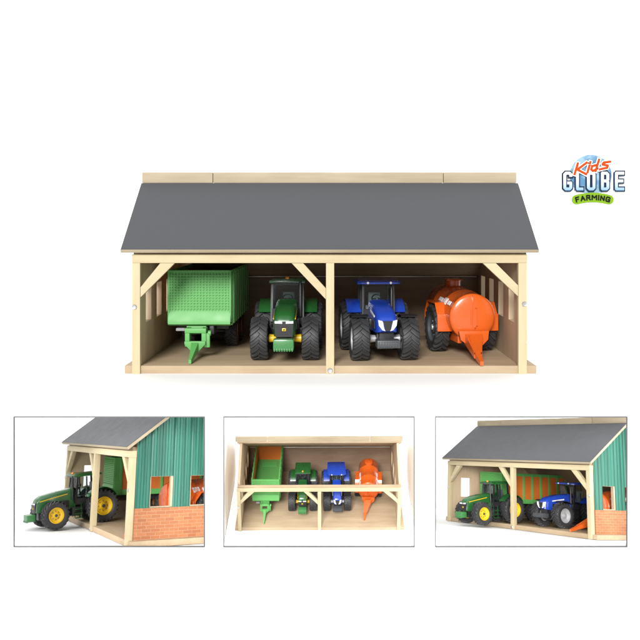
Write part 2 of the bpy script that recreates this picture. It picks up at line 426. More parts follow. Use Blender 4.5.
def build_tractor(kind):
    G = kind == 'green'
    root = thing('toy_tractor')
    body = M['jgreen'] if G else M['blue']; rimm = M['yellow'] if G else M['silver']
    fr, rrad = .226, .272
    yf, yr = -.40, .40
    fo = .353 if G else .345
    for s in (-1, 1):
        wheel(root, s*(fo-.088), yf, fr, .176, s, rimm, hub=M['darkgrey'] if G else M['silver'])
        wheel(root, s*(.375-.10), yr, rrad, .20, s, rimm, rr=.55, hub=M['darkgrey'] if G else M['silver'], lugs=22)
    # chassis
    c = MB()
    c.box(-.075, .075, -.60, .52, .15, .36, bev=.01); c.box(-.12, .12, .12, .50, .22, .46, bev=.015)
    c.box(-.09, .09, -.52, -.30, .13, .30, bev=.01)
    c.lathe([(-.20, .035), (.20, .035)], 0, (0, yf, fr), 16); c.lathe([(-.2, .05), (.2, .05)], 0, (0, yr, rrad), 16)
    for s in (-1, 1):
        c.box(*sorted((s*.075, s*.20)), -.09, .10, .16, .30, bev=.012)      # tanks beside the chassis
        c.box(*sorted((s*.09, s*.14)), -.30, -.12, .30, .42, bev=.01)
    c.box(-.05, .05, .50, .64, .16, .20, bev=.006)
    c.build('chassis', M['black'], root)
    for s in (-1, 1): MB().lathe([(s*.09, .036), (s*.165, .044), (s*.178, .03)], 0, (0, yf, fr), 20).build('front_axle_hub', M['yellow'] if G else M['silver'], root)
    # steps at the side of the cab
    for s in (-1, 1):
        st = MB()
        for z in (.12, .19, .26): st.box(*sorted((s*.20, s*.255)), -.05, .07, z, z+.012, bev=.003)
        st.box(*sorted((s*.20, s*.21)), -.05, -.04, .12, .36); st.box(*sorted((s*.20, s*.21)), .06, .07, .12, .36)
        st.build('step_ladder', M['jgreen'] if G else M['black'], root)
    # hood
    if G:
        secs = [rounded_sec(.088, .285, .415, -.665, .035), rounded_sec(.103, .275, .485, -.64, .06), rounded_sec(.110, .27, .535, -.56, .065), rounded_sec(.113, .27, .58, -.30, .06), rounded_sec(.118, .27, .605, -.02, .055)]
        hood = MB().loft(secs).build('hood', body, root, ang=50)
        g = MB()
        g.loft([[(-.086, -.672, .275), (-.098, -.672, .43), (.098, -.672, .43), (.086, -.672, .275)], [(-.095, -.60, .275), (-.1045, -.60, .43), (.1045, -.60, .43), (.095, -.60, .275)]])
        for z in (.30, .325, .35, .375): g.box(-.07, .07, -.676, -.671, z, z+.007)
        g.build('grille', M['black'], hood)
        for s in (-1, 1):
            MB().prism([(s*.018, .408), (s*.095, .412), (s*.094, .436), (s*.02, .430)], 1, -.680, -.671).build('headlight', M['lamp'], hood)
        MB().box(-.020, .020, -.680, -.673, .333, .362, bev=.004).build('badge', M['yellow'], hood)
        MB().box(-.010, .010, -.683, -.679, .340, .356, bev=.002).build('badge_emblem', M['jgreen'], hood)
        for s in (-1, 1):
            MB().prism([(-.60, .445), (-.10, .52), (-.10, .532), (-.60, .457)], 0, *sorted((s*.1090, s*.1160))).build('side_stripe', M['yellow'], hood)
            v = MB()
            for k in range(6): v.box(*sorted((s*.105, s*.121)), -.50+k*.065, -.455+k*.065, .33, .42)
            v.build('side_vent', M['black'], hood)
        fw = MB().box(-.104, .104, -.80, -.665, .150, .262, bev=.014)
        for k in range(8): fw.box(-.098+k*.0255, -.082+k*.0255, -.806, -.79, .143, .17, bev=.003)
        fw.build('front_weight', M['jgreen2'], root)
    else:
        secs = [rounded_sec(.060, .335, .40, -.675, .03), rounded_sec(.092, .32, .455, -.655, .05), rounded_sec(.108, .31, .52, -.58, .065), rounded_sec(.112, .30, .575, -.32, .06), rounded_sec(.112, .30, .60, -.02, .055)]
        hood = MB().loft(secs).build('hood', body, root, ang=50)
        MB().prism([(-.048, .437), (.048, .437), (.030, .355), (.018, .338), (-.018, .338), (-.030, .355)], 1, -.690, -.66).build('grille', M['black'], hood)
        for s in (-1, 1):
            MB().prism([(s*.055, .437), (s*.097, .448), (s*.090, .39), (s*.055, .345), (s*.024, .335), (s*.036, .36)], 1, -.686, -.645, bev=.002).build('headlight', M['white'], hood)
            v = MB()
            for k in range(5): v.box(*sorted((s*.105, s*.116)), -.50+k*.075, -.45+k*.075, .34, .42)
            v.build('side_vent', M['black'], hood)
            MB().prism([(-.5, .458), (-.2, .49), (-.2, .512), (-.5, .478)], 0, *sorted((s*.111, s*.117))).build('side_stripe', M['white'], hood)
        fw = MB().box(-.118, .118, -.76, -.60, .170, .250, bev=.012).box(-.10, .10, -.775, -.74, .185, .235, bev=.006)
        for k in range(8): fw.box(-.105+k*.028, -.098+k*.028, -.781, -.77, .18, .24)
        fw.build('front_weight', M['darkgrey'], root)
    # fenders
    for s in (-1, 1):
        f = MB(); fender_arc(f, *sorted((s*.165, s*.325)), yr, rrad, rrad+.022, 35, 150)
        pts = [(yr-(rrad+.03)*math.cos(R(a)), rrad+(rrad+.03)*math.sin(R(a))) for a in range(35, 151, 8)]
        f.prism(pts+[(yr+.2, .33), (yr-.18, .33)], 0, *sorted((s*.150, s*.165)))
        f.build('fender', body, root)
        if G: continue
        fl = MB(); fender_arc(fl, *sorted((s*.17, s*.345)), yf, fr, fr+.02, 70, 125, th=.008, n=8)
        fl.build('front_mudguard', M['black'], root)
    # cab
    xb, xt = .172, .165
    y0, y1 = -.02, .40
    cab = MB()
    for s in (-1, 1):
        cab.loft([[(s*xb-.012, y0-.012, .36), (s*xb+.012, y0-.012, .36), (s*xb+.012, y0+.018, .36), (s*xb-.012, y0+.018, .36)], [(s*xt-.012, y0+.03, .775), (s*xt+.012, y0+.03, .775), (s*xt+.012, y0+.06, .775), (s*xt-.012, y0+.06, .775)]])
        cab.loft([[(s*xb-.012, y1-.012, .36), (s*xb+.012, y1-.012, .36), (s*xb+.012, y1+.018, .36), (s*xb-.012, y1+.018, .36)], [(s*xt-.012, y1-.03, .775), (s*xt+.012, y1-.03, .775), (s*xt+.012, y1, .775), (s*xt-.012, y1, .775)]])
        cab.box(s*xb-.008, s*xb+.008, .17, .19, .36, .775)
        cab.box(*sorted((s*.155, s*.18)), y0, y1, .34, .43, bev=.005)
    cab.box(-.17, .17, y0, y1, .33, .37); cab.box(-.17, .17, y1-.005, y1+.012, .36, .48)
    cab.box(-.165, .165, y0-.008, y0+.01, .36, .50); cab.box(-.165, .165, y0+.03, y0+.06, .755, .78)
    cab.build('cab', M['black'], root)
    g = MB()
    g.loft([[(-xb+.012, y0, .50), (xb-.012, y0, .50), (xb-.012, y0+.004, .50), (-xb+.012, y0+.004, .50)], [(-xt+.012, y0+.043, .757), (xt-.012, y0+.043, .757), (xt-.012, y0+.047, .757), (-xt+.012, y0+.047, .757)]])
    g.build('windscreen', M['glass'], root, smooth=False)
    for s in (-1, 1):
        MB().prism([(y0+.02, .43), (.168, .43), (.168, .772), (y0+.06, .772)], 0, s*xt-.002, s*xt+.002).build('side_glass', M['glass'], root, smooth=False)
    if G:
        rf = MB().box(-.198, .198, -.05, .44, .778, .812, bev=.013).box(-.17, .17, -.02, .40, .81, .826, bev=.006).build('cab_roof', body, root)
        MB().lathe([(.822, .022), (.840, .022), (.85, .012), (.851, .001)], 2, (.0, -.0, 0), 16).build('beacon', M['amber'], rf)
        MB().box(-.15, .15, -.0525, -.045, .784, .797).build('roof_lamp_bar', M['darkgrey'], rf)
    else:
        rf = MB().loft([rounded_sec(.20, .775, .792, -.09, .008), rounded_sec(.235, .77, .808, -.05, .02), rounded_sec(.235, .77, .822, .18, .02), rounded_sec(.225, .772, .815, .45, .02), rounded_sec(.20, .78, .80, .47, .01)]).build('cab_roof', body, root)
        for s in (-1, 1): MB().lathe([(-.095, .013), (-.08, .013)], 1, (s*.125, 0, .787), 14).build('roof_lamp', M['lamp'], rf)
    # seat, steering wheel, driver's console
    sm = M['darkgrey'] if G else M['seat']
    st = MB().box(-.075, .075, .20, .34, .42, .47, bev=.015)
    st.box(-.07, .07, .31, .35, .46, .66, bev=.015)
    st.box(-.12, -.085, .18, .33, .37, .52, bev=.01).box(.085, .12, .18, .33, .37, .52, bev=.01)
    st.build('seat', sm, root)
    cs = MB().box(-.045, .045, .01, .07, .36, .56, bev=.012); cs.tube([(0, .06, .55), (0, .10, .60)], .01)
    cs.build('console', sm, root)
    tt = bmesh.new(); T = MB(); ring = []
    for k in range(25):
        a = 2*PI*k/24; ring.append((.055*math.cos(a), .10+.035*math.sin(a), .602+.042*math.sin(a)))
    tt.free(); T.tube(ring, .008, 8); T.tube([(-.05, .10, .602), (.05, .10, .602)], .006, 6)
    T.build('steering_wheel', M['black'], root)
    # exhaust and mirrors
    if G: MB().tube([(.145, -.06, .42), (.145, -.06, .76), (.145, -.05, .80)], [.019, .019, .014], 12).build('exhaust', M['black'], root)
    else: MB().tube([(.140, -.05, .42), (.140, -.05, .70), (.140, -.04, .74)], [.017, .017, .012], 12).build('exhaust', M['black'], root)
    for s in ():
        MB().tube([(s*.17, y0+.04, .70), (s*.235, y0-.01, .70)], .005, 6).box(*sorted((s*.225, s*.262)), y0-.02, y0-.006, .61, .70, bev=.004).build('mirror', M['black'], root)
    return root

def build_trailer():
    root = thing('toy_trailer')
    # body: y -.875 (front) .. .875 (rear), z .36 .. .925
    HW, Y0, Y1, ZB, ZT = .335, -.875, .875, .355, .925
    b = MB()
    b.box(-HW+.02, HW-.02, Y0+.02, Y1, ZB+.02, ZB+.05)
    b.box(-HW+.01, HW-.01, Y0, Y0+.024, ZB, ZT)                                       # front wall
    # projecting lower lip and frame of the front wall
    b.prism([(Y0-.004, ZB+.145), (Y0-.045, ZB+.05), (Y0-.045, ZB+.0), (Y0+.0, ZB-.018)], 0, -HW+.004, HW-.004)
    b.box(-HW-.004, -HW+.018, Y0-.016, Y0+.03, ZB+.02, ZT+.004, bev=.004); b.box(HW-.018, HW+.004, Y0-.016, Y0+.03, ZB+.02, ZT+.004, bev=.004)
    b.box(-HW, HW, Y0-.014, Y0+.03, ZT-.018, ZT+.006, bev=.004)
    for k in range(1, 20):
        x = -HW+k*2*HW/20; b.box(x-.006, x+.006, Y0-.011, Y0+.001, ZB+.14, ZT-.01)
    for k in range(1, 14):
        z = ZB+.14+k*(ZT-ZB-.16)/14; b.box(-HW+.01, HW-.01, Y0-.0125, Y0+.001, z-.006, z+.006)
    # side frames: rails and ribs
    for s in (-1, 1):
        xa, xc = sorted((s*(HW-.012), s*(HW+.012)))
        b.box(xa, xc, Y0+.03, Y1, ZT-.05, ZT+.006, bev=.005)
        b.box(xa, xc, Y0+.03, Y1, ZB-.015, ZB+.07, bev=.005)
        for k in range(8):
            y = Y0+.10+k*(Y1-Y0-.13)/7; b.box(*sorted((s*(HW-.012), s*(HW+.026))), y-.022, y+.022, ZB+.0, ZT-.012, bev=.004)
        b.box(xa, xc, Y0+.03, Y0+.11, ZB, ZT-.01)
    b.box(-HW, HW, Y1-.02, Y1+.012, ZB-.01, ZB+.06, bev=.004); b.box(-HW, HW, Y1-.02, Y1+.012, ZT-.04, ZT+.006, bev=.004)
    for s in (-1, 1): b.box(*sorted((s*(HW-.05), s*(HW+.012))), Y1-.02, Y1+.012, ZB, ZT, bev=.004)
    b.build('body', M['tgreen'], root)
    for s in (-1, 1):
        MB().box(*sorted((s*(HW-.012), s*(HW+.003))), Y0+.10, Y1-.02, ZB+.06, ZT-.04).build('side_panel', M['tpanel'], root)
    MB().box(-HW+.02, HW-.02, Y1-.022, Y1-.004, ZB+.05, ZT-.03).build('tailgate', M['tpanel'], root)
    cr = MB()
    for k in range(4): cr.box(-.20, .20, .52+k*.055, .54+k*.055, ZB+.052, ZB+.075)
    cr.build('floor_conveyor', M['tgreen'], root)
    ch = MB()
    for s in (-1, 1): ch.box(*sorted((s*.10, s*.15)), -.85, .80, .24, .335, bev=.006)
    for y in (-.70, -.05, .50): ch.box(-.12, .12, y, y+.05, .25, .33)
    for y in (.02, .50): ch.lathe([(-.18, .03), (.18, .03)], 0, (0, y, .176), 14)
    ch.box(-.02, .02, -.85, -.5, .27, .32)
    ch.box(-.28, .28, -.62, -.56, .27, .33, bev=.006)
    ch.build('chassis', M['black'], root)
    for s in (-1, 1):
        for y in (.02, .50):
            wheel(root, s*.245, y, .176, .135, s, M['tpanel'], rr=.5, lugs=18)
    # drawbar
    d = MB()
    d.box(-.135, .075, -.905, -.87, .25, .335, bev=.006)
    for x in (-.135, .040): d.box(x, x+.05, -1.02, -.89, .13, .325, bev=.008)
    d.box(-.135, .09, -1.03, -.98, .275, .325, bev=.006)
    d.prism([(-.135, .16), (-.05, .07), (.0, .07), (.085, .16), (.085, .19), (-.135, .19)], 1, -1.05, -.995, bev=.004)
    d.box(.062, .125, -1.0, -.95, .12, .27, bev=.006); d.lathe([(-.01, .028), (.02, .028)], 0, (.115, -.975, .27), 12)
    d.loft([[(-.065, -1.03, .09), (.015, -1.03, .09), (.015, -1.03, .19), (-.065, -1.03, .19)], [(-.052, -1.16, .05), (.002, -1.16, .05), (.002, -1.16, .125), (-.052, -1.16, .125)], [(-.038, -1.36, .006), (-.012, -1.36, .006), (-.012, -1.36, .045), (-.038, -1.36, .045)]])
    d.build('drawbar', M['tgreen'], root)
    MB().box(-.245, -.15, -.93, -.87, .285, .315, bev=.006).build('support_bar', M['seat'], root)
    return root

def build_tank():
    root = thing('toy_tank_trailer')
    RT, Z0 = .252, .452; ya, yb = -.42, .62
    k = MB(); pr = []
    for i in range(7): a = PI/2*i/6; pr.append((ya-.045*math.cos(a)+.045, max(.002, (RT-.02)*math.sin(a)**.8)))
    pr = [(ya-.03, .002), (ya-.029, .08), (ya-.024, .16), (ya-.012, .215), (ya, RT-.008), (ya+.012, RT), (ya+.02, RT-.003), (-.12, RT+.004), (-.11, RT+.009), (-.09, RT+.009), (-.08, RT+.004), (.28, RT+.006), (.29, RT+.011), (.31, RT+.011), (.32, RT+.006), (yb-.02, RT), (yb, RT-.008), (yb+.02, .2), (yb+.035, .1), (yb+.038, .002)]
    k.lathe(pr, 1, (0, 0, Z0), 72)
    TM = Matrix.Translation((0, 0, Z0)) @ Matrix.Rotation(R(2.6), 4, 'X') @ Matrix.Translation((0, 0, -Z0-.008))
    k.bm.transform(TM); k.build('tank', M['orange'], root, ang=60)
    h = MB().lathe([(Z0+RT-.02, .085), (Z0+RT+.065, .085), (Z0+RT+.07, .078), (Z0+RT+.07, .001)], 2, (0, .36, 0), 28)
    h.box(-.095, .095, .28, .44, Z0+RT+.068, Z0+RT+.080, bev=.005)
    h.bm.transform(TM); h.build('hatch', M['orange'], root)
    # raised seam and level gauge on the front end
    g = MB().box(-.006, .006, ya-.040, ya-.012, Z0-.20, Z0+.235, bev=.003)
    g.tube([(.02, ya-.032, Z0+.10), (.045, ya-.034, Z0+.10), (.045, ya-.036, Z0-.09), (.02, ya-.036, Z0-.12)], .006, 8)
    g.tube([(-.02, ya-.034, Z0+.08), (-.02, ya-.036, Z0-.08)], .005, 8)
    g.bm.transform(TM); g.build('level_gauge', M['orange'], root)
    g = MB()
    for s in (-1, 1):
        g.box(*sorted((s*.10, s*.15)), -.38, .55, .14, .25, bev=.008)
    g.prism([(-.17, .25), (.17, .25), (.12, .34), (-.12, .34)], 1, -.30, -.22); g.prism([(-.17, .25), (.17, .25), (.12, .34), (-.12, .34)], 1, .38, .46)
    # bracket plates and drawbar
    g.prism([(-.17, .285), (.16, .285), (.15, .19), (.085, .125), (-.06, .125), (-.15, .19)], 1, -.50, -.455, bev=.004)
    g.build('frame', M['orange'], root)
    d = MB()
    for s in (-1, 1):
        d.loft([[(s*.09-.012, -.46, .27), (s*.09+.012, -.46, .27), (s*.09+.012, -.46, .15), (s*.09-.012, -.46, .15)], [(s*.03-.055-.012, -.86, .11), (s*.03-.055+.012, -.86, .11), (s*.03-.055+.012, -.86, .05), (s*.03-.055-.012, -.86, .05)]])
    d.loft([[(-.075, -.55, .255), (.075, -.55, .255), (.075, -.55, .235), (-.075, -.55, .235)], [(-.095, -.86, .11), (-.015, -.86, .11), (-.015, -.86, .09), (-.095, -.86, .09)]])
    d.loft([[(-.095, -.70, .17), (-.015, -.70, .17), (-.015, -.70, .09), (-.095, -.70, .09)], [(-.085, -.95, .075), (-.035, -.95, .075), (-.035, -.95, .025), (-.085, -.95, .025)], [(-.08, -1.04, .045), (-.045, -1.04, .045), (-.045, -1.04, .004), (-.08, -1.04, .004)]])
    for v in d.bm.verts: v.co.x -= .028*max(0, (-v.co.y-.46)/.58)
    d.build('drawbar', M['orange'], root)
    for s in (-1, 1):
        wheel(root, s*.265, .05, .268, .165, s, M['darkgrey'], rr=.62, hub=M['silver'], lugs=20)
        f = MB(); x0, x1 = sorted((s*.19, s*.340))
        # flat faceted mudguard over the wheel
        f.prism([(-.25, .33), (-.23, .44), (-.13, .56), (.23, .56), (.33, .44), (.35, .33), (.338, .33), (.318, .435), (.222, .545), (-.122, .545), (-.217, .435), (-.238, .33)], 0, x0, x1)
        f.prism([(-.25, .33), (-.23, .44), (-.13, .56), (.23, .56), (.33, .44), (.35, .33)], 0, *sorted((s*.178, s*.19)))
        f.box(*sorted((s*.15, s*.342)), -.262, -.25, .255, .44, bev=.003)
        f.build('mudguard', M['orange'], root)
    ax = MB().lathe([(-.2, .035), (.2, .035)], 0, (0, .05, .268), 14)
    ax.build('axle', M['black'], root)
    # white lettering on the flank, wrapped round the curve of the tank
    for s in (-1, 1):
        t = MB(); yy = -.33
        def patch(y0, y1, a0, a1):
            n = 4; lo = []; hi = []
            for q in range(n+1):
                a = R(a0+(a1-a0)*q/n); lo.append((s*(RT+.002)*math.cos(a), Z0+(RT+.002)*math.sin(a))); hi.append((s*(RT+.0095)*math.cos(a), Z0+(RT+.0095)*math.sin(a)))
            t.prism(lo+hi[::-1], 1, y0, y1)
        for w, gp in ((.020, .008), (.020, .008), (.020, .008), (.020, .05)):
            patch(yy, yy+w, 27, 37); yy += w+gp
        for w in (.03, .03, .03):
            patch(yy, yy+w, 24, 29); patch(yy, yy+w, 37, 41); patch(yy, yy+.010, 29, 37); patch(yy+w-.008, yy+w, 29, 37); yy += w+.012
        yy += .04
        for w in (.02, .02, .02, .02, .02): patch(yy, yy+w, 27, 37); yy += w+.009
        t.bm.transform(TM); t.build('lettering', M['white'], root, smooth=False)
    return root

shed = build_shed()
trailer = build_trailer(); green = build_tractor('green'); blue = build_tractor('blue'); tank = build_tank()
FZ = .078
trailer.location = (-1.395, 1.475, FZ)
green.location = (-.468, .82, FZ)
blue.location = (.527, .80, FZ); blue.rotation_euler.z = R(5)
tank.location = (1.475, 1.05, FZ); tank.rotation_euler.z = R(7.5)
GR = {'s': 'wooden toy sheds', 't': 'green toy tipping trailers', 'g': 'green toy tractors', 'b': 'blue toy tractors', 'o': 'orange toy slurry tankers'}
tag(shed, 'largest wooden toy shed, grey roof and open front, standing on the white floor', 'toy shed', GR['s'])
tag(trailer, 'light green box trailer with gridded front inside the largest shed', 'toy trailer', GR['t'])
tag(green, 'green tractor with yellow badge facing forward under the roof of the largest shed', 'toy tractor', GR['g'])
tag(blue, 'blue tractor in the largest shed, right of the middle post', 'toy tractor', GR['b'])
tag(tank, 'orange slurry tank trailer with round front, at the right inside the largest shed', 'toy trailer', GR['o'])

# ------------------------------------------------------------------ miniatures in the three display cases
def kids(o): return [c for c in bpy.data.objects if c.parent == o]
def copy_tree(o, parent=None):
    c = o.copy(); C.objects.link(c); c.parent = parent
    for ch in kids(o): copy_tree(ch, c)
    return c
def mini_matrix(q, k):
    x, z, s, yaw, pit, rol = q
    cam0 = Vector((0, -8.5, 1.46)); p = Vector((x, -1, z)); p = cam0+(p-cam0)*k
    rot = Matrix.Rotation(rol, 4, 'Y') @ Matrix.Rotation(pit, 4, 'X') @ Matrix.Rotation(yaw, 4, 'Z')
    return Matrix.Translation(p) @ rot @ Matrix.Diagonal((s*k, s*k, s*k, 1))
MINI = [mini_matrix((-2.120, -1.217, .598, -1.076, -.230, 0), 1.07),
        mini_matrix((-.092, -1.213, .362, .006, .302, 0), 1.0),
        mini_matrix((1.606, -1.197, .473, -1.066, -.272, .050), 1.04)]
LIM = [(XA+.01, X12-.012), (X12+.012, X23-.012), (X23+.012, XB-.01)]
def place(src, M0, loc, rz, rx=0, sc=1):
    c = copy_tree(src)
    mt = M0 @ Matrix.Translation(loc) @ Matrix.Rotation(rz, 4, 'Z') @ Matrix.Rotation(rx, 4, 'X') @ Matrix.Diagonal((sc, sc, sc, 1))
    l, r, s = mt.decompose(); c.location = l; c.rotation_euler = r.to_euler(); c.scale = s
    return c
def wm(o):
    m = o.matrix_basis.copy(); p = o.parent
    while p: m = p.matrix_basis @ m; p = p.parent
    return m
def trim(root, lim):
    """the case is shallower and narrower than the model: what would stand beyond its walls is sawn off"""
    x0, x1 = lim; planes = [((0, 0, -.032), (0, 0, 1)), ((x0, 0, 0), (-1, 0, 0)), ((x1, 0, 0), (1, 0, 0)), ((0, YB-.004, 0), (0, 1, 0))]
    def rec(o):
        for c in kids(o): rec(c)
        if o.type != 'MESH': return
        m = wm(o); cs = [m @ v.co for v in o.data.vertices]
        todo = [(Vector(p), Vector(n)) for p, n in planes if max((c-Vector(p)).dot(Vector(n)) for c in cs) > 0]
        if not todo: return
        bm = bmesh.new(); bm.from_mesh(o.data); bm.transform(m)
        for p, n in todo:
            r = bmesh.ops.bisect_plane(bm, geom=bm.verts[:]+bm.edges[:]+bm.faces[:], plane_co=p, plane_no=n, clear_outer=True)
            ed = [g for g in r['geom_cut'] if isinstance(g, bmesh.types.BMEdge)]
            if ed:
                try: bmesh.ops.triangle_fill(bm, edges=ed, use_beauty=True)
                except Exception: pass
        if len(bm.faces) < 1:
            bm.free()
            for c in kids(o): bpy.data.objects.remove(c)
            bpy.data.objects.remove(o); return
        bm.transform(m.inverted())
        me = o.data.copy(); bm.to_mesh(me); bm.free(); o.data = me
    rec(root)
# case 1: tractor leaving; case 2: from above, front roof lifted off; case 3: from the corner
s1 = place(shed, MINI[0], (0, 0, 0), 0)
tag(s1, 'toy shed with a green tractor driving out, in the leftmost small picture')
t1 = place(trailer, MINI[0], (-1.395, 1.475, FZ), 0)
tag(t1, 'light green trailer seen behind the posts in the leftmost small picture')
g1 = place(green, MINI[0], (-.655, -.10, .042), R(8), R(4.9), .91)
tag(g1, 'green tractor driving out of the shed, in the leftmost small picture')
o1 = place(tank, MINI[0], (1.40, 1.09, FZ), R(18))
tag(o1, 'orange tank seen through the side window in the leftmost small picture')
s2 = place(shed, MINI[1], (0, 0, 0), 0)
for c in kids(s2):
    if c.name.split('.')[0] in ('cladding', 'brick_panel'): bpy.data.objects.remove(c); continue
    if c.name.split('.')[0] == 'roof_board':
        for d in kids(c): bpy.data.objects.remove(d)
        bpy.data.objects.remove(c)
tag(s2, 'toy shed seen from above without its front roof, in the middle small picture')
t2 = place(trailer, MINI[1], (-1.34, 1.525, FZ), 0)
tag(t2, 'open light green trailer with orange tailgate seen from above in the middle small picture')
g2 = place(green, MINI[1], (-.43, 1.16, FZ), 0)
tag(g2, 'green tractor seen from above, left of the middle post, in the middle picture')
b2 = place(blue, MINI[1], (.43, 1.16, FZ), R(1))
tag(b2, 'blue tractor seen from above, left of the orange tank, in the middle small picture')
o2 = place(tank, MINI[1], (1.25, 1.32, FZ), R(-3))
tag(o2, 'orange tank trailer seen from above at the right end of the middle small picture')
s3 = place(shed, MINI[2], (0, 0, 0), 0)
tag(s3, 'toy shed seen from its corner with dark grey roof in the rightmost small picture')
t3 = place(trailer, MINI[2], (-1.30, 1.475, FZ), 0)
tag(t3, 'green trailer with orange side panels behind the tractors in the rightmost small picture')
g3 = place(green, MINI[2], (-.62, -.02, .055), 0, R(3.5), .93)
tag(g3, 'green tractor at the open front of the shed in the rightmost small picture')
b3 = place(blue, MINI[2], (.52, .90, FZ), R(2))
tag(b3, 'blue tractor beside the orange tank in the rightmost small picture')
o3 = place(tank, MINI[2], (1.50, 1.05, FZ), R(4))
tag(o3, 'orange tank trailer half hidden behind the right post in the rightmost small picture')
for rt, i in ((s1, 0), (t1, 0), (g1, 0), (o1, 0), (s2, 1), (t2, 1), (g2, 1), (b2, 1), (o2, 1), (s3, 2), (t3, 2), (g3, 2), (b3, 2), (o3, 2)):
    trim(rt, LIM[i])
# the white floor each miniature stands on (tilted with it), sawn to the case
for i in range(3):
    b = MB(); b.box(-9, 9, -9, 9, -9, -.006); f = b.build('case_floor', M['studio'], smooth=False)
    l, r, s = MINI[i].decompose(); f.location = l; f.rotation_euler = r.to_euler(); f.scale = s
    tag(f, kind='structure')
    m = wm(f); bm = bmesh.new(); bm.from_mesh(f.data); bm.transform(m); x0, x1 = LIM[i]
    for p, n in (((0, -1.716, 0), (0, -1, 0)), ((0, YB-.002, 0), (0, 1, 0)), ((x0-.003, 0, 0), (-1, 0, 0)), ((x1+.003, 0, 0), (1, 0, 0)), ((0, 0, -.04), (0, 0, 1))):
        r_ = bmesh.ops.bisect_plane(bm, geom=bm.verts[:]+bm.edges[:]+bm.faces[:], plane_co=p, plane_no=n, clear_outer=True)
        ed = [g for g in r_['geom_cut'] if isinstance(g, bmesh.types.BMEdge)]
        if ed: bmesh.ops.triangle_fill(bm, edges=ed, use_beauty=True)
    bm.transform(m.inverted()); bm.to_mesh(f.data); bm.free()

# ------------------------------------------------------------------ emblem on the backdrop
DE = 17.44                                     # camera distance of the wall face (y = 9)
def ex(px): return (px-330)/850*DE
def ez(py): return 1.46-(py-228)/850*DE
u = DE/850
em = thing('logo_emblem', (ex(592), 8.99, ez(186)))
tag(em, 'round blue globe emblem with lettering on the white backdrop, right of the roof', 'emblem')
def eloc(px, py): return ((px-592)*u, (186-py)*u)
def globemat():
    m = bpy.data.materials.new('globe'); m.use_nodes = True; nt = m.node_tree; L = nt.links; b = nt.nodes["Principled BSDF"]
    tc = nt.nodes.new("ShaderNodeTexCoord"); n = nt.nodes.new("ShaderNodeTexNoise"); n.inputs["Scale"].default_value = 3.2; n.inputs["Detail"].default_value = 4
    L.new(tc.outputs["Object"], n.inputs["Vector"]); cr = nt.nodes.new("ShaderNodeValToRGB"); e = cr.color_ramp.elements
    e[0].position = .44; e[0].color = (.085, .20, .34, 1); e[1].position = .56; e[1].color = (.25, .38, .48, 1)
    L.new(n.outputs[0], cr.inputs[0]); L.new(cr.outputs[0], b.inputs["Base Color"]); b.inputs["Roughness"].default_value = .5; return m
def gradmat(name, z0, z1, ca, cb):
    m = bpy.data.materials.new(name); m.use_nodes = True; nt = m.node_tree; L = nt.links; b = nt.nodes["Principled BSDF"]
    tc = nt.nodes.new("ShaderNodeTexCoord"); sp = nt.nodes.new("ShaderNodeSeparateXYZ"); L.new(tc.outputs["Object"], sp.inputs[0])
    mp = nt.nodes.new("ShaderNodeMapRange"); mp.inputs[1].default_value = z0; mp.inputs[2].default_value = z1; L.new(sp.outputs[2], mp.inputs[0])
    cr = nt.nodes.new("ShaderNodeValToRGB"); cr.color_ramp.elements[0].color = (*ca, 1); cr.color_ramp.elements[1].color = (*cb, 1)
    L.new(mp.outputs[0], cr.inputs[0]); L.new(cr.outputs[0], b.inputs["Base Color"]); b.inputs["Roughness"].default_value = .5; return m
gx, gz = eloc(591.5, 175.5); gr = 21.0*u
mb = MB(); pr = [(0, gr)]
for i in range(1, 9): a = PI/2*i/8; pr.append((-.03*math.sin(a), max(.001, gr*math.cos(a))))
mb.lathe(pr, 1, (gx, 0, gz), 64); mb.build('globe', globemat(), em, ang=60)
navy = mat('navy_outline', (.010, .022, .05), rough=.6)
letter_m = gradmat('letter_fill', eloc(0, 192)[1], eloc(0, 178)[1], (.12, .27, .46), (.62, .64, .66))
ko = mat('word_orange', (.40, .050, .006), rough=.6); kg = mat('banner_green', (.15, .28, .015), rough=.6)
bk = mat('letter_black', (.008, .010, .008), rough=.6); wh = mat('outline_white', (.85, .85, .85), rough=.6)
cnt = [0]
def strokes(paths, w, name, m, parent, y, depth, fn=lambda p: p, ext=True):
    """lettering as bars along the strokes; pixel coordinates of the emblem"""
    mb = MB(); cnt[0] = 0
    for path in paths:
        P = [Vector(eloc(*fn(p))) for p in path]; closed = (P[0]-P[-1]).length < 1e-6
        for k in range(len(P)-1):
            a, b = P[k], P[k+1]; d = (b-a).normalized(); n_ = Vector((-d.y, d.x))*w*u/2
            e0 = e1 = w*u*.5*(.98 if ext else .4)
            if k > 0 or closed: e0 = w*u*.24
            if k < len(P)-2 or closed: e1 = w*u*.24
            a2, b2 = a-d*e0, b+d*e1; cnt[0] += 1
            mb.prism([tuple(a2+n_), tuple(b2+n_), tuple(b2-n_), tuple(a2-n_)], 1, y-depth-.0004*cnt[0], y)
    return mb.build(name, m, parent, smooth=False)
T_, B_ = 173.2, 189.0
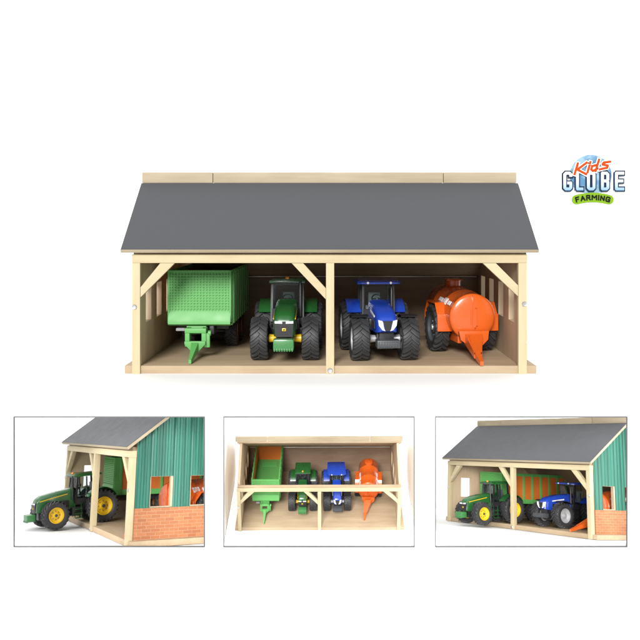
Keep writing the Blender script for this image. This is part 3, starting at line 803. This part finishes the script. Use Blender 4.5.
def blk(x0, x1):
    c = 1.3
    return {'G': [[(x1, T_+2.2), (x1, T_+c), (x1-c, T_), (x0+c, T_), (x0, T_+c), (x0, B_-c), (x0+c, B_), (x1-c, B_), (x1, B_-c), (x1, 183), (x1-2.2, 183)]],
            'L': [[(x0, T_), (x0, B_), (x1, B_)]],
            'O': [[(x0, T_+c), (x0+c, T_), (x1-c, T_), (x1, T_+c), (x1, B_-c), (x1-c, B_), (x0+c, B_), (x0, B_-c), (x0, T_+c)]],
            'B': [[(x0, T_), (x1-c, T_), (x1, T_+c), (x1, 181-c), (x1-c, 181), (x1, 181+c), (x1, B_-c), (x1-c, B_), (x0, B_), (x0, T_)], [(x0, 181), (x1-c, 181)]],
            'E': [[(x1, T_), (x0, T_), (x0, B_), (x1, B_)], [(x0, 181), (x1-1, 181)]]}
for ch, x0, x1 in (('G', 564.6, 570.6), ('L', 577.3, 581.8), ('O', 588.2, 593.8), ('B', 602.2, 607.6), ('E', 616.2, 622.6)):
    p = blk(x0, x1)[ch]
    strokes(p, 5.4, 'letter_outline', navy, em, -.042, .010); strokes(p, 2.9, 'letter', letter_m, em, -.0565, .008)
kids_w = {'K': [[(574.2, 174.2), (577.4, 163.6)], [(586.2, 162.8), (577.0, 169.6), (585.6, 174.2)]],
          'i': [[(587.2, 172.2), (589.0, 165.8)], [(589.7, 163.2), (590.0, 162.2)]],
          'd': [[(595.6, 165.2), (591.8, 166.2), (590.8, 169.6), (592.6, 171.0), (596.0, 169.2)], [(595.2, 171.0), (598.6, 159.8)]],
          's': [[(609.6, 161.8), (603.4, 162.6), (602.0, 164.6), (607.4, 165.6), (606.6, 167.8), (599.4, 169.4)]]}
for ch, p in kids_w.items():
    strokes(p, 4.0, 'word_outline', wh, em, -.066, .006); strokes(p, 2.3, 'word_letter', ko, em, -.076, .006)
bcx, bcz = eloc(592.5, 258); br_ = 60.5*u
lo = []; hi = []
nb = 24; A0, A1 = -15.5, 15.5
for i in range(nb+1):
    a = R(A0+(A1-A0)*i/nb); lo.append((bcx+(br_-4.8*u)*math.sin(a), bcz+(br_-4.8*u)*math.cos(a))); hi.append((bcx+(br_+4.8*u)*math.sin(a), bcz+(br_+4.8*u)*math.cos(a)))
def cap(ang, sgn):
    a = R(ang); ccx, ccz = bcx+br_*math.sin(a), bcz+br_*math.cos(a); out = []
    for i in range(1, 8):
        t = PI*i/8; rad = 4.8*u
        dr = -math.cos(t)*rad*sgn; dt = math.sin(t)*rad*sgn
        out.append((ccx+dr*math.sin(a)+dt*math.cos(a), ccz+dr*math.cos(a)-dt*math.sin(a)))
    return out
poly = lo+cap(A1, 1)+hi[::-1]+cap(A0, -1)
MB().prism(poly, 1, -.070, -.056).build('banner', kg, em)
glyph = {'F': [[(0, 1), (0, 0), (1, 0)], [(0, .5), (.8, .5)]], 'A': [[(0, 1), (.5, 0), (1, 1)], [(.2, .66), (.8, .66)]],
         'R': [[(0, 1), (0, 0), (.9, 0), (.9, .5), (0, .5)], [(.45, .5), (1, 1)]], 'M': [[(0, 1), (0, 0), (.5, .6), (1, 0), (1, 1)]],
         'I': [[(0, 0), (0, 1)]], 'N': [[(0, 1), (0, 0), (1, 1), (1, 0)]], 'G': [[(1, .15), (.8, 0), (.15, 0), (0, .2), (0, .8), (.15, 1), (1, 1), (1, .55), (.6, .55)]]}
word = "FARMING"; ws = [2.9, 3.7, 3.3, 4.3, 0.0, 3.4, 3.5]; gap = 2.15; tot = sum(ws)+6*gap; pos = -tot/2
for ch, w in zip(word, ws):
    a = (pos+w/2)/60.5; pos += w+gap
    def fn(p, a=a, w=w, ch=ch):
        lx = (p[0]-.5)*w if ch != 'I' else 0; lz = (.5-p[1])*4.2
        return (592.5+(60.5+lz)*math.sin(a)+lx*math.cos(a), 258-(60.5+lz)*math.cos(a)+lx*math.sin(a))
    strokes(glyph[ch], 1.35, 'banner_letter', bk, em, -.0705, .006, fn)

for o in em.children:
    for n_ in o.data.materials[0].node_tree.nodes:
        if n_.type == 'BSDF_PRINCIPLED': n_.inputs["Specular IOR Level"].default_value = .08; n_.inputs["Roughness"].default_value = .8
